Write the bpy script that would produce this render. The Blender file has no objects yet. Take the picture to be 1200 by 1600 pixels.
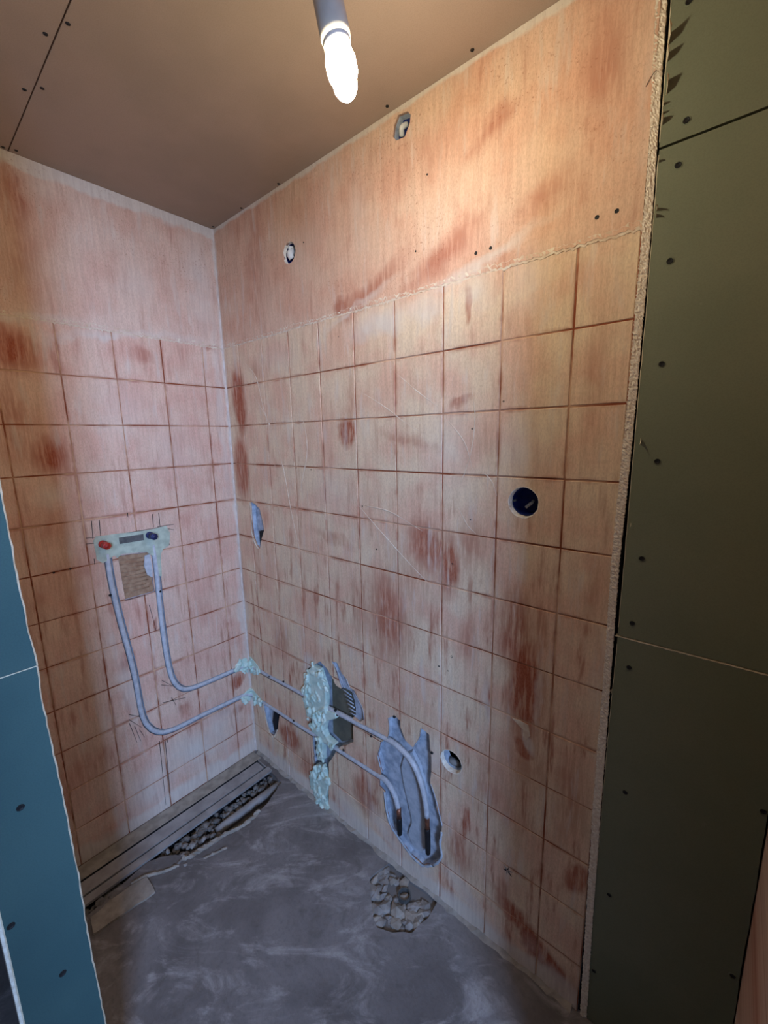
import bpy, bmesh, math, random
from mathutils import Vector, Matrix
random.seed(7)
S = bpy.context.scene
COL = S.collection

# ------------------------------------------------------------------ camera
CAM = Vector((1.5774, -0.9071, 1.4266))
YAW, PITCH, ROLL, FPX = 2.2736, -0.1784, -0.0186, 648.37
f_ = Vector((math.cos(YAW)*math.cos(PITCH), math.sin(YAW)*math.cos(PITCH), math.sin(PITCH)))
r0 = Vector((math.sin(YAW), -math.cos(YAW), 0)); u0 = r0.cross(f_)
r_ = math.cos(ROLL)*r0 + math.sin(ROLL)*u0
u_ = -math.sin(ROLL)*r0 + math.cos(ROLL)*u0
cd = bpy.data.cameras.new('camera'); cam = bpy.data.objects.new('camera', cd); COL.objects.link(cam)
cam.matrix_world = Matrix(((r_.x, u_.x, -f_.x, CAM.x), (r_.y, u_.y, -f_.y, CAM.y), (r_.z, u_.z, -f_.z, CAM.z), (0, 0, 0, 1)))
cd.sensor_fit = 'HORIZONTAL'; cd.sensor_width = 36; cd.lens = FPX/1200*36; cd.clip_start = .01
S.camera = cam

# ------------------------------------------------------------------ world, daylight, exposure
w = bpy.data.worlds.new('world'); S.world = w; w.use_nodes = True
w.node_tree.nodes['Background'].inputs[0].default_value = (.55, .72, 1, 1)
w.node_tree.nodes['Background'].inputs[1].default_value = .25
S.view_settings.view_transform = 'Standard'; S.view_settings.look = 'None'
S.cycles.max_bounces = 6; S.cycles.diffuse_bounces = 3; S.cycles.use_adaptive_sampling = True; S.cycles.adaptive_threshold = .03; S.cycles.use_denoising = True
S.view_settings.exposure = 0.78; S.view_settings.gamma = 1; S.view_settings.use_curve_mapping = False
BULB_COL, BULB_STR = (1.0, .87, .63), 136.0
WIN_Y, WIN_Z, WIN_W, WIN_H = -1.82, 1.76, .66, .78
la = bpy.data.lights.new('window_daylight', 'AREA'); la.shape = 'RECTANGLE'; la.size = WIN_W; la.size_y = WIN_H
la.color = (.34, .54, 1.0); la.energy = 95
lo = bpy.data.objects.new('window_daylight', la); COL.objects.link(lo)
lo.location = (3.36, WIN_Y, WIN_Z); lo.rotation_euler = (math.radians(90), 0, math.radians(90))

# ------------------------------------------------------------------ helpers
def ray(px, py): return f_ + r_*((px-600)/FPX) + u_*((800-py)/FPX)
def un(px, py, ax, v):
    d = ray(px, py); t = (v-CAM[ax])/d[ax]; return CAM + d*t
def R2(px, py): p = un(px, py, 1, 0); return (p.x, p.z)       # wall_right: u = X, v = Z
def L2(px, py): p = un(px, py, 0, 0); return (-p.y, p.z)      # wall_left: u = -Y, v = Z
def F2(px, py): p = un(px, py, 2, 0); return (p.x, p.y)
def W(pl, u, v, d=0.0):                                       # d = depth into the surface
    if pl == 'R': return Vector((u, d, v))
    if pl == 'L': return Vector((-d, -u, v))
    if pl == 'F': return Vector((u, v, -d))
    if pl == 'C': return Vector((u, v, CEIL+d))
    if pl == 'P': return Vector((PX-d, -u, v))                # partition end, faces +X
CEIL = 2.2
PX = .75
def L(c):  # srgb 0-255 to linear
    return tuple((x/255/12.92 if x/255 <= .04045 else ((x/255+.055)/1.055)**2.4) for x in c)

def obj(name, me, m=None, parent=None, **k):
    o = bpy.data.objects.new(name, me); COL.objects.link(o)
    if m is not None and not me.materials: me.materials.append(m)
    if parent is not None: o.parent = parent
    for a, b in k.items(): o[a] = b
    return o
def mesh(bm, smooth=False, recalc=True):
    if recalc: bmesh.ops.recalc_face_normals(bm, faces=bm.faces)
    me = bpy.data.meshes.new('m'); bm.to_mesh(me); bm.free()
    if smooth:
        for p in me.polygons: p.use_smooth = True
    return me
def empty(name, loc, **k):
    o = bpy.data.objects.new(name, None); COL.objects.link(o); o.location = loc; o.empty_display_size = .05
    for a, b in k.items(): o[a] = b
    return o
def keep(o, parent):   # parent, keeping the world coordinates of the mesh
    o.parent = parent; o.matrix_parent_inverse = Matrix.Translation(-Vector(parent.location)); return o
def add_box(bm, a, b):
    x0, y0, z0 = a; x1, y1, z1 = b
    v = [bm.verts.new(p) for p in ((x0,y0,z0),(x1,y0,z0),(x1,y1,z0),(x0,y1,z0),(x0,y0,z1),(x1,y0,z1),(x1,y1,z1),(x0,y1,z1))]
    for q in ((3,2,1,0),(4,5,6,7),(0,1,5,4),(1,2,6,5),(2,3,7,6),(3,0,4,7)): bm.faces.new([v[i] for i in q])
def box(a, b):
    bm = bmesh.new(); add_box(bm, a, b); return mesh(bm)
def add_prism(bm, pl, poly, d0, d1, inset=0.0):
    n = len(poly)
    c = (sum(p[0] for p in poly)/n, sum(p[1] for p in poly)/n)
    A = [bm.verts.new(W(pl, c[0]+(u-c[0])*(1-inset), c[1]+(v-c[1])*(1-inset), d0)) for u, v in poly]
    B = [bm.verts.new(W(pl, u, v, d1)) for u, v in poly]
    bm.faces.new(A); bm.faces.new(B[::-1])
    for i in range(n): j = (i+1) % n; bm.faces.new((A[i], B[i], B[j], A[j]))
def prism(pl, poly, d0, d1, inset=0.0):
    bm = bmesh.new(); add_prism(bm, pl, poly, d0, d1, inset); return mesh(bm)
def smooth_path(pts, n=6):
    pts = [Vector(p) for p in pts]; out = []
    P = [2*pts[0]-pts[1]] + pts + [2*pts[-1]-pts[-2]]
    for i in range(1, len(P)-2):
        for k in range(n):
            t = k/n; a, b, c, d = P[i-1], P[i], P[i+1], P[i+2]
            out.append(.5*((2*b)+(c-a)*t+(2*a-5*b+4*c-d)*t*t+(3*b-a-3*c+d)*t**3))
    out.append(pts[-1]); return out
def add_tube(bm, pts, r, n=10, jit=0.0):
    pts = [Vector(p) for p in pts]; rings = []; ref = None
    for i, p in enumerate(pts):
        t = (pts[min(i+1, len(pts)-1)]-pts[max(i-1, 0)]).normalized()
        if ref is None:
            ref = t.orthogonal().normalized()
        a = (ref - t*ref.dot(t)).normalized(); ref = a; b = t.cross(a)
        rr = r[i] if isinstance(r, (list, tuple)) else r
        rings.append([bm.verts.new(p+(a*math.cos(2*math.pi*k/n)+b*math.sin(2*math.pi*k/n))*rr*(1+random.uniform(-jit, jit))) for k in range(n)])
    for i in range(len(rings)-1):
        for k in range(n): bm.faces.new((rings[i][k], rings[i][(k+1) % n], rings[i+1][(k+1) % n], rings[i+1][k]))
    bm.faces.new(rings[0][::-1]); bm.faces.new(rings[-1])
def tube(pts, r, n=10, smooth=True, jit=0.0):
    bm = bmesh.new(); add_tube(bm, pts, r, n, jit); return mesh(bm, smooth)
def lathe(origin, axis, prof, n=24):   # prof: (distance along axis, radius)
    return tube([Vector(origin)+Vector(axis).normalized()*s for s, _ in prof], [q for _, q in prof], n)
def circle(c, r, n=20, j=0.0): return [(c[0]+r*math.cos(2*math.pi*k/n)*(1+random.uniform(-j, j)), c[1]+r*math.sin(2*math.pi*k/n)*(1+random.uniform(-j, j))) for k in range(n)]
def ragged(poly, step=.012, amp=.003):
    out = []
    for i, a in enumerate(poly):
        b = poly[(i+1) % len(poly)]; l = math.dist(a, b); n = max(1, int(l/step))
        for k in range(n):
            t = k/n; out.append((a[0]+(b[0]-a[0])*t+random.uniform(-amp, amp), a[1]+(b[1]-a[1])*t+random.uniform(-amp, amp)))
    return out

# ------------------------------------------------------------------ materials
class G:
    def __init__(s, name):
        s.mat = bpy.data.materials.new(name); s.mat.use_nodes = True; s.t = s.mat.node_tree
        s.b = s.t.nodes['Principled BSDF']; s.b.inputs['Roughness'].default_value = .85
        s.b.inputs['Specular IOR Level'].default_value = .25
        s.pos = s.t.nodes.new('ShaderNodeNewGeometry').outputs['Position']
        x = s.t.nodes.new('ShaderNodeSeparateXYZ'); s.t.links.new(s.pos, x.inputs[0]); s.x, s.y, s.z = x.outputs
    def put(s, sock, v):
        if hasattr(v, 'links'): s.t.links.new(v, sock)
        else: sock.default_value = v
    def m(s, op, a, b=0.0, c=0.0, clamp=False):
        n = s.t.nodes.new('ShaderNodeMath'); n.operation = op; n.use_clamp = clamp
        s.put(n.inputs[0], a); s.put(n.inputs[1], b); s.put(n.inputs[2], c); return n.outputs[0]
    def vec(s, a, b, c=0.0):
        n = s.t.nodes.new('ShaderNodeCombineXYZ')
        for i, v in enumerate((a, b, c)): s.put(n.inputs[i], v)
        return n.outputs[0]
    def noise(s, v, scale=1.0, detail=4, rough=.55, dist=0.0):
        n = s.t.nodes.new('ShaderNodeTexNoise'); s.t.links.new(v, n.inputs['Vector'])
        n.inputs['Scale'].default_value = scale; n.inputs['Detail'].default_value = detail
        n.inputs['Roughness'].default_value = rough; n.inputs['Distortion'].default_value = dist; return n.outputs['Fac']
    def mr(s, v, a, b, c=0.0, d=1.0, smooth=True):
        n = s.t.nodes.new('ShaderNodeMapRange'); n.interpolation_type = 'SMOOTHSTEP' if smooth else 'LINEAR'
        s.put(n.inputs['Value'], v)
        for k, q in zip(('From Min', 'From Max', 'To Min', 'To Max'), (a, b, c, d)): n.inputs[k].default_value = q
        return n.outputs[0]
    def mix(s, fac, a, b, blend='MIX'):
        n = s.t.nodes.new('ShaderNodeMix'); n.data_type = 'RGBA'; n.blend_type = blend
        s.put(n.inputs['Factor'], fac)
        for i, v in ((6, a), (7, b)):
            if hasattr(v, 'links'): s.t.links.new(v, n.inputs[i])
            else: n.inputs[i].default_value = (*v[:3], 1)
        return n.outputs[2]
    def color(s, c): 
        if hasattr(c, 'links'): s.t.links.new(c, s.b.inputs['Base Color'])
        else: s.b.inputs['Base Color'].default_value = (*c[:3], 1)
    def bump(s, h, strength=.4, dist=.002):
        n = s.t.nodes.new('ShaderNodeBump'); n.inputs['Strength'].default_value = strength; n.inputs['Distance'].default_value = dist
        s.t.links.new(h, n.inputs['Height']); s.t.links.new(n.outputs[0], s.b.inputs['Normal'])
    def blobs(s, u, v, lst):      # smears with a place and a shape: (u, v, half width, half height, angle, softness, strength)
        acc = None; p = s.vec(u, v, 0.0)
        for i, (cu, cv, ru, rv, an, soft, st) in enumerate(lst):
            if i and i % 8 == 0:      # evaluate in batches (keeps the shader stack small)
                q = s.t.nodes.new('ShaderNodeVectorMath'); q.operation = 'ADD'; s.t.links.new(p, q.inputs[0]); s.t.links.new(s.m('MULTIPLY', acc, 1e-7), q.inputs[1]); p = q.outputs[0]
            n = s.t.nodes.new('ShaderNodeMapping'); n.vector_type = 'TEXTURE'; s.t.links.new(p, n.inputs['Vector'])
            n.inputs['Location'].default_value = (cu, cv, 0); n.inputs['Rotation'].default_value = (0, 0, an); n.inputs['Scale'].default_value = (ru, rv, 1)
            e = s.t.nodes.new('ShaderNodeVectorMath'); e.operation = 'LENGTH'; s.t.links.new(n.outputs[0], e.inputs[0])
            q = s.mr(e.outputs['Value'], 1.0, max(0.0, 1-soft), 0.0, st, smooth=False)
            acc = q if acc is None else s.m('MAXIMUM', acc, q)
        return acc

def simple(name, c, c2=None, scale=30, rough=.85, bump=0.0, metal=0.0, bscale=None, spec=.25):
    g = G(name); g.b.inputs['Roughness'].default_value = rough; g.b.inputs['Metallic'].default_value = metal
    g.b.inputs['Specular IOR Level'].default_value = spec
    n = g.noise(g.pos, scale, 5)
    g.color(g.mix(g.mr(n, .3, .7), c, c2 or tuple(x*.85 for x in c)))
    if bump: g.bump(g.noise(g.pos, bscale or scale*4, 5), bump)
    return g.mat

def px_blob(fn, px, py, hw, hh, an=0.0, soft=.6, st=1.0):
    a = fn(px-hw, py); b = fn(px+hw, py); c = fn(px, py-hh); d = fn(px, py+hh); m = fn(px, py)
    return (m[0], m[1], abs(b[0]-a[0])/2, abs(c[1]-d[1])/2, an, soft, st)

RED_R = [px_blob(R2, *a) for a in (
    (374,630,13,70,0,.5,1.0), (378,730,13,70,0,.5,.8), (375,905,14,70,0,.8,.35), (541,675,15,30,0,.4,.95), (548,640,16,80,0,.8,.35),
    (575,462,85,26,.45,.8,.6), (690,405,90,34,.5,.8,.6), (535,475,18,16,.3,.5,.65), (672,855,46,62,0,.7,.8), (700,880,22,70,0,.6,.85), (735,850,34,50,0,.8,.55),
    (606,965,44,95,0,.7,.75), (640,900,70,90,0,.9,.35), (560,950,22,70,0,.8,.45), (728,478,7,34,0,.4,.65), (720,628,22,9,.3,.6,.6), (772,200,60,26,.5,.8,.5), (860,300,80,40,.2,.9,.35),
    (950,110,40,110,0,.9,.5), (900,420,40,60,0,.9,.25), (820,1075,38,110,0,.55,.95), (805,990,38,95,0,.7,.75), (845,1000,16,75,0,.5,.5), (818,1165,16,24,.2,.5,.8), (735,1000,16,70,0,.8,.45),
    (835,1475,110,20,-.62,.5,.95), (900,1375,20,35,-.4,.5,.75), (880,1540,40,40,0,.9,.7), (783,1395,14,30,-.3,.6,.6), (715,1330,34,50,0,.8,.7), (770,1240,70,80,0,.9,.35), (890,1250,40,110,0,.9,.5),
    (452,1150,24,26,0,.6,.85), (480,1195,18,30,0,.6,.6), (572,1245,28,36,-.2,.6,.75), (590,1200,14,60,0,.8,.5), (545,1150,20,20,0,.8,.35), (440,1000,18,40,0,.8,.45), (640,1110,60,40,0,.9,.25),
    (400,580,20,18,-.6,.7,.35), (520,840,40,12,-.2,.7,.4), (755,690,30,40,0,.9,.25), (400,410,20,150,0,.9,.35), (830,1200,60,60,0,.9,.4), (640,690,70,12,-.25,.7,.4), (930,600,26,180,0,.9,.3), (930,930,30,100,0,.9,.3))]
RED_L = [px_blob(L2, *a) for a in (
    (15,545,60,50,0,.8,.9), (75,712,40,40,0,.8,.9), (20,640,40,80,0,.9,.5), (25,690,40,60,0,.9,.5), (85,560,14,40,0,.7,.5), (222,556,26,18,0,.7,.5), (15,300,30,90,0,.9,.55), (40,420,60,80,0,.9,.35), (22,290,6,60,0,.6,.6),
    (372,1062,14,14,0,.5,.9), (372,1110,14,10,0,.6,.6), (345,1110,20,16,0,.8,.5), (290,1110,14,16,0,.7,.6), (275,690,14,40,0,.8,.35), (195,1035,14,20,.4,.6,.7), (110,900,60,60,0,.9,.3), (120,1200,60,60,0,.9,.35), (160,1180,14,30,0,.8,.5), (60,940,40,60,0,.9,.3), (243,975,5,16,0,.5,.9), (330,545,14,6,0,.6,.7), (150,270,60,30,0,.9,.3), (80,830,60,50,0,.9,.3), (282,560,20,40,0,.9,.3), (318,950,40,40,0,.9,.2))]
PALE_R = [px_blob(R2, *a) for a in (
    (590,505,60,30,.1,.7,.8), (660,485,45,30,.1,.7,.75), (745,455,40,40,0,.8,.7), (830,440,40,60,0,.8,.5), (700,700,60,90,0,.9,.35), (430,560,40,30,0,.9,.35), (520,770,40,60,0,.9,.3), (820,700,60,60,0,.9,.45),
    (485,1040,14,22,0,.5,.7), (395,1150,14,40,0,.6,.85), (480,370,40,70,0,.9,.35), (560,330,16,80,0,.9,.4), (560,1290,60,26,-.62,.7,.8), (650,1340,50,24,-.62,.7,.8), (730,1400,60,18,-.62,.7,.7), (830,1475,20,20,0,.8,.3), (760,1100,8,60,0,.6,.5), (610,1310,60,20,-.6,.8,.7), (740,420,130,14,.3,.7,.8), (560,480,70,9,.28,.7,.7), (675,1180,30,40,0,.8,.5), (840,1090,8,60,0,.5,.6), (824,1155,8,22,.3,.5,.8), (445,1215,50,16,-.62,.7,.7), (1010,160,14,160,0,.8,.35))]
PALE_L = [px_blob(L2, *a) for a in (
    (310,1170,80,40,.35,.8,.9), (240,1230,50,60,.35,.8,.75), (345,1130,40,50,0,.8,.7), (200,1080,16,70,-.1,.6,.7), (40,500,110,12,-.12,.7,.8), (200,525,150,8,-.15,.7,.7), (310,440,26,90,0,.9,.7), (290,530,40,10,0,.8,.5), (190,640,60,60,0,.9,.35), (270,700,60,80,0,.9,.3), (240,900,60,60,0,.9,.2), (80,780,30,28,0,.7,.55), (60,290,50,40,0,.9,.35), (210,440,40,40,0,.9,.4), (345,640,8,200,0,.7,.55), (378,960,7,120,0,.7,.8))]

def wall_mat(side, base, base2, kind='tile', zone=(-9, 9, -9, 9)):
    g = G('plaster_'+side+'_'+kind)
    u = g.x if side == 'right' else g.m('MULTIPLY', g.y, -1.0); v = g.z
    p = g.vec(u, v, .37)
    wn = g.noise(p, 8, 3); wn2 = g.noise(g.vec(u, v, 3.1), 15, 3)
    wu = g.m('MULTIPLY_ADD', g.m('SUBTRACT', wn, .5), .06, u); wv = g.m('MULTIPLY_ADD', g.m('SUBTRACT', wn2, .5), .07, v)
    streak = g.noise(g.vec(g.m('MULTIPLY', u, 11.0), v, .5), 13, 4, .62)       # brushed down the wall
    fine = g.noise(g.vec(g.m('MULTIPLY', u, 3.0), v, .9), 120, 2, .7)
    col = g.mix(g.mr(wn, .35, .68), base, base2)
    def near(l):
        out = [q for q in l if q[0]+max(q[2], q[3]) > zone[0]-.04 and q[0]-max(q[2], q[3]) < zone[1]+.04 and q[1]+max(q[2], q[3]) > zone[2]-.04 and q[1]-max(q[2], q[3]) < zone[3]+.04]
        return out or l[:1]
    red = g.blobs(wu, wv, near(RED_R if side == 'right' else RED_L))
    red = g.m('MULTIPLY', red, g.mr(streak, .28, .58, .5, 1.15), clamp=True)
    gn = g.noise(g.vec(g.m('MULTIPLY', u, 6.5), v, 7.0), 5.0, 4, .6)
    gen = g.m('MULTIPLY', g.mr(gn, .52, .70), g.mr(v, 1.5, .55, .3, 1.0 if side == 'right' else .55))
    red = g.m('MAXIMUM', red, g.m('MULTIPLY', gen, g.mr(streak, .3, .65, .3, 1.0)))
    if kind == 'tile':   # residue of the old grout runs red along the edges of the squares
        cu, cv = (.1069, 1.7784) if side == 'right' else (.0845, 1.7784)
        pu = .15
        fu = g.m('PINGPONG', g.m('ADD', g.m('SUBTRACT', u, cu), 3.0), pu/2) if False else g.m('ABSOLUTE', g.m('SUBTRACT', g.m('FRACT', g.m('ADD', g.m('DIVIDE', g.m('SUBTRACT', u, cu), pu), 10.5)), .5))
        fv = g.m('ABSOLUTE', g.m('SUBTRACT', g.m('FRACT', g.m('ADD', g.m('DIVIDE', g.m('SUBTRACT', v, cv), .1488), 20.5)), .5))
        e = g.m('MINIMUM', fu, fv)
        red = g.m('MAXIMUM', red, g.m('MULTIPLY', g.mr(e, .07, .012, 0, .6), g.mr(wn2, .42, .68)))
    red2 = g.mix(g.mr(fine, .35, .7), L((150, 62, 36)), L((186, 100, 68)))
    col = g.mix(g.m('MULTIPLY', red, .92), col, red2)
    pale = g.blobs(wu, wv, near(PALE_R if side == 'right' else PALE_L))
    pale = g.m('MULTIPLY', pale, g.mr(wn2, .25, .65, .45, 1.0))
    pale2 = g.m('MULTIPLY', g.mr(gn, .46, .30), .45)
    top = g.mr(g.m('ADD', v, g.m('MULTIPLY', g.m('SUBTRACT', wn2, .5), .06 if side == 'left' else .03)), *((2.155, 2.172) if side == 'left' else (2.182, 2.192)))
    cor = g.mr(g.m('ADD', u, g.m('MULTIPLY', g.m('SUBTRACT', wn2, .5), .03)), .016, .004, 0, .75)
    low = g.mr(g.m('ADD', v, g.m('MULTIPLY', g.m('SUBTRACT', wn, .5), .10)), .085, .045, 0, .8)
    for q in (pale2, top, cor, low): pale = g.m('MAXIMUM', pale, q)
    col = g.mix(g.m('MULTIPLY', pale, .95), col, g.mix(g.mr(fine, .3, .7), L((218, 208, 194)), L((238, 230, 214))))
    if kind == 'band':
        spk = g.mr(g.noise(p, 190, 2, .6), .60, .70, 0, .5)
        spk = g.m('MULTIPLY', spk, g.mr(g.noise(g.vec(u, v, 5.0), 5, 3), .45, .65))
        col = g.mix(spk, col, L((150, 84, 56)))
    col = g.mix(g.mr(streak, .35, .65, 0, .14), col, L((120, 74, 52)))
    col = g.mix(g.mr(fine, .42, .62, 0, .16), col, L((140, 92, 66)))
    g.color(col)
    g.bump(g.m('ADD', fine, g.m('MULTIPLY', streak, .8)), .35, .0015)
    return g.mat
M = {}
BASES = {('right', 'tile'): (L((236, 212, 178)), L((230, 190, 160))), ('left', 'tile'): (L((232, 200, 176)), L((226, 182, 160))),
         ('right', 'band'): (L((228, 194, 166)), L((220, 174, 146))), ('left', 'band'): (L((230, 202, 180)), L((222, 184, 162)))}
ZR = [0, .41, .86, 1.16, 1.43]; ZL = [0, .24, .39, .81]; ZV = [0, .44, .89, 1.33, 1.785]
WM = {}
def zoned(side, kind, u, v):   # the same plaster, one copy per patch of wall carrying only the smears of that patch
    zu = ZR if side == 'right' else ZL
    i = max(k for k in range(len(zu)-1) if u >= zu[k] or k == 0)
    j = max(k for k in range(len(ZV)-1) if v >= ZV[k] or k == 0) if kind == 'tile' else 9
    if kind == 'band': i = 0
    k = (side, kind, i, j)
    if k not in WM:
        z = (zu[i]-.1, zu[i+1]+.1, ZV[j]-.1, ZV[j+1]+.1) if kind == 'tile' else (-9, 9, 1.77, 9)
        WM[k] = wall_mat(side, *BASES[(side, kind)], kind, z)
    return WM[k]
M['bandR'] = zoned('right', 'band', 0, 0); M['bandL'] = zoned('left', 'band', 0, 0)

def body_mat():   # red-stained bed between the squares, grey adhesive and plaster deeper in
    g = G('wall_body')
    dep = g.m('MAXIMUM', g.y, g.m('MULTIPLY', g.x, -1.0))
    n = g.noise(g.pos, 7, 4)
    red = g.mix(g.mr(n, .40, .64), L((140, 74, 46)), L((214, 174, 140)))
    grey = g.mix(g.mr(g.noise(g.pos, 40, 6), .35, .65), L((150, 160, 172)), L((190, 198, 206)))
    g.color(g.mix(g.mr(dep, .0045, .0065), red, grey))
    g.bump(g.noise(g.pos, 60, 4), .35, .003); return g.mat
M['body'] = body_mat()
M['core'] = simple('gypsum_core', L((250, 242, 224)), L((226, 212, 190)), 150, .95, .25, bscale=420)
M['ridge'] = simple('white_ridge', L((230, 218, 196)), L((208, 180, 152)), 40, .95, .2, bscale=300)
M['caulk'] = simple('caulk', L((224, 212, 200)), L((200, 180, 164)), 30, .95, .4)
M['paper'] = simple('torn_paper', L((228, 218, 190)), L((206, 192, 160)), 60)
def board(name, a, b, dust):
    g = G(name); n = g.noise(g.pos, 3.2, 5); f = g.noise(g.pos, 420, 2, .7)
    c = g.mix(g.mr(n, .35, .65), a, b)
    c = g.mix(g.mr(f, .45, .6, 0, .14), c, tuple(x*.55 for x in a))
    d = g.m('MULTIPLY', g.mr(g.noise(g.pos, 14, 6, .65, .5), .66, .8), dust)
    g.color(g.mix(d, c, L((190, 190, 170)))); g.b.inputs['Roughness'].default_value = .8
    g.bump(f, .12, .0006); return g.mat
M['green'] = board('green_plasterboard', L((118, 124, 102)), L((126, 130, 108)), .3)
M['end'] = board('partition_plasterboard', L((60, 88, 88)), L((68, 96, 94)), .3)
M['ceil'] = board('ceiling_plasterboard', L((166, 148, 132)), L((176, 156, 140)), .05)
M['plain'] = simple('plain_plaster', L((120, 100, 90)), L((108, 88, 78)), 6)
M['black'] = simple('black_metal', (.012, .012, .013), (.02, .02, .02), rough=.5)
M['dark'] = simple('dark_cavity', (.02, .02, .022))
M['pipe'] = simple('pipe_plastic', L((204, 206, 208)), L((178, 182, 186)), 60, .45, .2, spec=.4)
M['copper'] = simple('copper', L((150, 96, 70)), L((96, 66, 54)), 60, .45, metal=.5)
M['foam'] = simple('foam', L((218, 234, 218)), L((184, 212, 198)), 40, .6, .4, bscale=120, spec=.4)
M['filler'] = simple('filler', L((196, 206, 184)), L((170, 180, 160)), 40, .9, .4)
M['brownbed'] = simple('brown_bed', L((150, 116, 90)), L((176, 146, 116)), 60, .9, .5)
M['redplug'] = simple('red_plug', L((196, 62, 48)), L((160, 40, 36)), 40, .45, spec=.4)
M['blueplug'] = simple('blue_plug', L((46, 58, 104)), L((34, 40, 78)), 40, .45, spec=.4)
M['bluebox'] = simple('blue_plastic', L((18, 38, 108)), L((14, 28, 84)), 40, .5, spec=.4)
M['white'] = simple('white_plastic', L((226, 226, 220)), L((206, 206, 200)), 40, .5)
M['adhesive'] = simple('adhesive', L((186, 192, 198)), L((164, 172, 180)), 50, .9, .4)
M['olive'] = simple('olive_backing', L((112, 108, 92)), L((92, 90, 78)), 30, .9, .3)
M['steel'] = simple('bracket_steel', L((120, 120, 116)), L((90, 92, 90)), 60, .5, metal=.4)
M['drainsteel'] = simple('drain_steel', L((176, 172, 168)), L((150, 146, 142)), 16, .5, .15, metal=.12, bscale=80)
M['screed'] = simple('screed', L((176, 166, 152)), L((146, 138, 126)), 30, .95, .5)
M['rubble'] = simple('rubble', L((168, 162, 154)), L((132, 126, 120)), 26, .95, .8)
M['soil'] = simple('soil', L((100, 96, 92)), L((144, 138, 130)), 30, .95, .9)
M['frame'] = simple('white_frame', L((220, 220, 216)))
M['mark'] = simple('pencil_line', L((58, 46, 44)))
M['lampgrey'] = simple('lamp_holder', L((206, 200, 186)), L((196, 190, 176)), 40, .6)
def floor_mat():
    g = G('concrete')
    a = g.noise(g.pos, 3.4, 6, .6, .4); b = g.noise(g.pos, 12, 6, .65, .8); f = g.noise(g.pos, 90, 5, .7)
    rx = g.m('ADD', g.m('MULTIPLY', g.x, .8), g.m('MULTIPLY', g.y, .6)); ry = g.m('SUBTRACT', g.m('MULTIPLY', g.y, .8), g.m('MULTIPLY', g.x, .6))
    sw = g.noise(g.vec(g.m('MULTIPLY', rx, 2.0), g.m('MULTIPLY', ry, 4.5), .2), 1.7, 7, .68, 2.2)
    c = g.mix(g.mr(a, .35, .65), L((112, 106, 102)), L((140, 134, 130)))
    c = g.mix(g.mr(sw, .48, .72, 0, .8), c, L((186, 180, 174)))
    c = g.mix(g.mr(b, .52, .7, 0, .5), c, L((102, 96, 90)))
    c = g.mix(g.mr(f, .45, .7, 0, .25), c, L((90, 86, 82)))
    dep = g.mr(g.z, -.004, -.012)
    c = g.mix(dep, c, L((128, 122, 116)))
    g.color(c); g.bump(g.m('ADD', f, b), .5, .003); return g.mat
M['floor'] = floor_mat()
def emis(name, c, s):
    g = G(name); g.b.inputs['Emission Color'].default_value = (*c, 1); g.b.inputs['Emission Strength'].default_value = s; g.color((.9, .9, .85)); return g.mat
M['bulb'] = emis('lit_bulb', BULB_COL, BULB_STR)

# ------------------------------------------------------------------ booleans, evaluated at once
CUTS = []   # (object, cutter)
CUTTERS = []
def cutter(me):
    o = bpy.data.objects.new('cutter', me); COL.objects.link(o); CUTTERS.append(o)
    bb = [Vector(v.co) for v in me.vertices]
    o['lo'] = [min(v[i] for v in bb) for i in range(3)]; o['hi'] = [max(v[i] for v in bb) for i in range(3)]
    return o
def cut(o, cs):
    vs = [o.matrix_world @ v.co if o.parent is None else o.matrix_basis @ v.co for v in o.data.vertices]
    lo_ = [min(v[i] for v in vs) for i in range(3)]; hi_ = [max(v[i] for v in vs) for i in range(3)]
    for c in cs:
        if all(c['lo'][i] < hi_[i] and c['hi'][i] > lo_[i] for i in range(3)): CUTS.append((o, c))
def run_cuts():
    own = set()
    for o, c in CUTS:
        if o.name not in own: o.data = o.data.copy(); own.add(o.name)
        m = o.modifiers.new('b', 'BOOLEAN'); m.operation = 'DIFFERENCE'; m.solver = 'EXACT'; m.object = c
    bpy.context.view_layer.update(); dg = bpy.context.evaluated_depsgraph_get()
    new = {}
    for n in own:
        o = bpy.data.objects[n]; new[n] = bpy.data.meshes.new_from_object(o.evaluated_get(dg))
    for n, me in new.items():
        o = bpy.data.objects[n]; o.modifiers.clear(); o.data = me
        if len(me.polygons) == 0: bpy.data.objects.remove(o)
    for c in CUTTERS: bpy.data.objects.remove(c)

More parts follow.
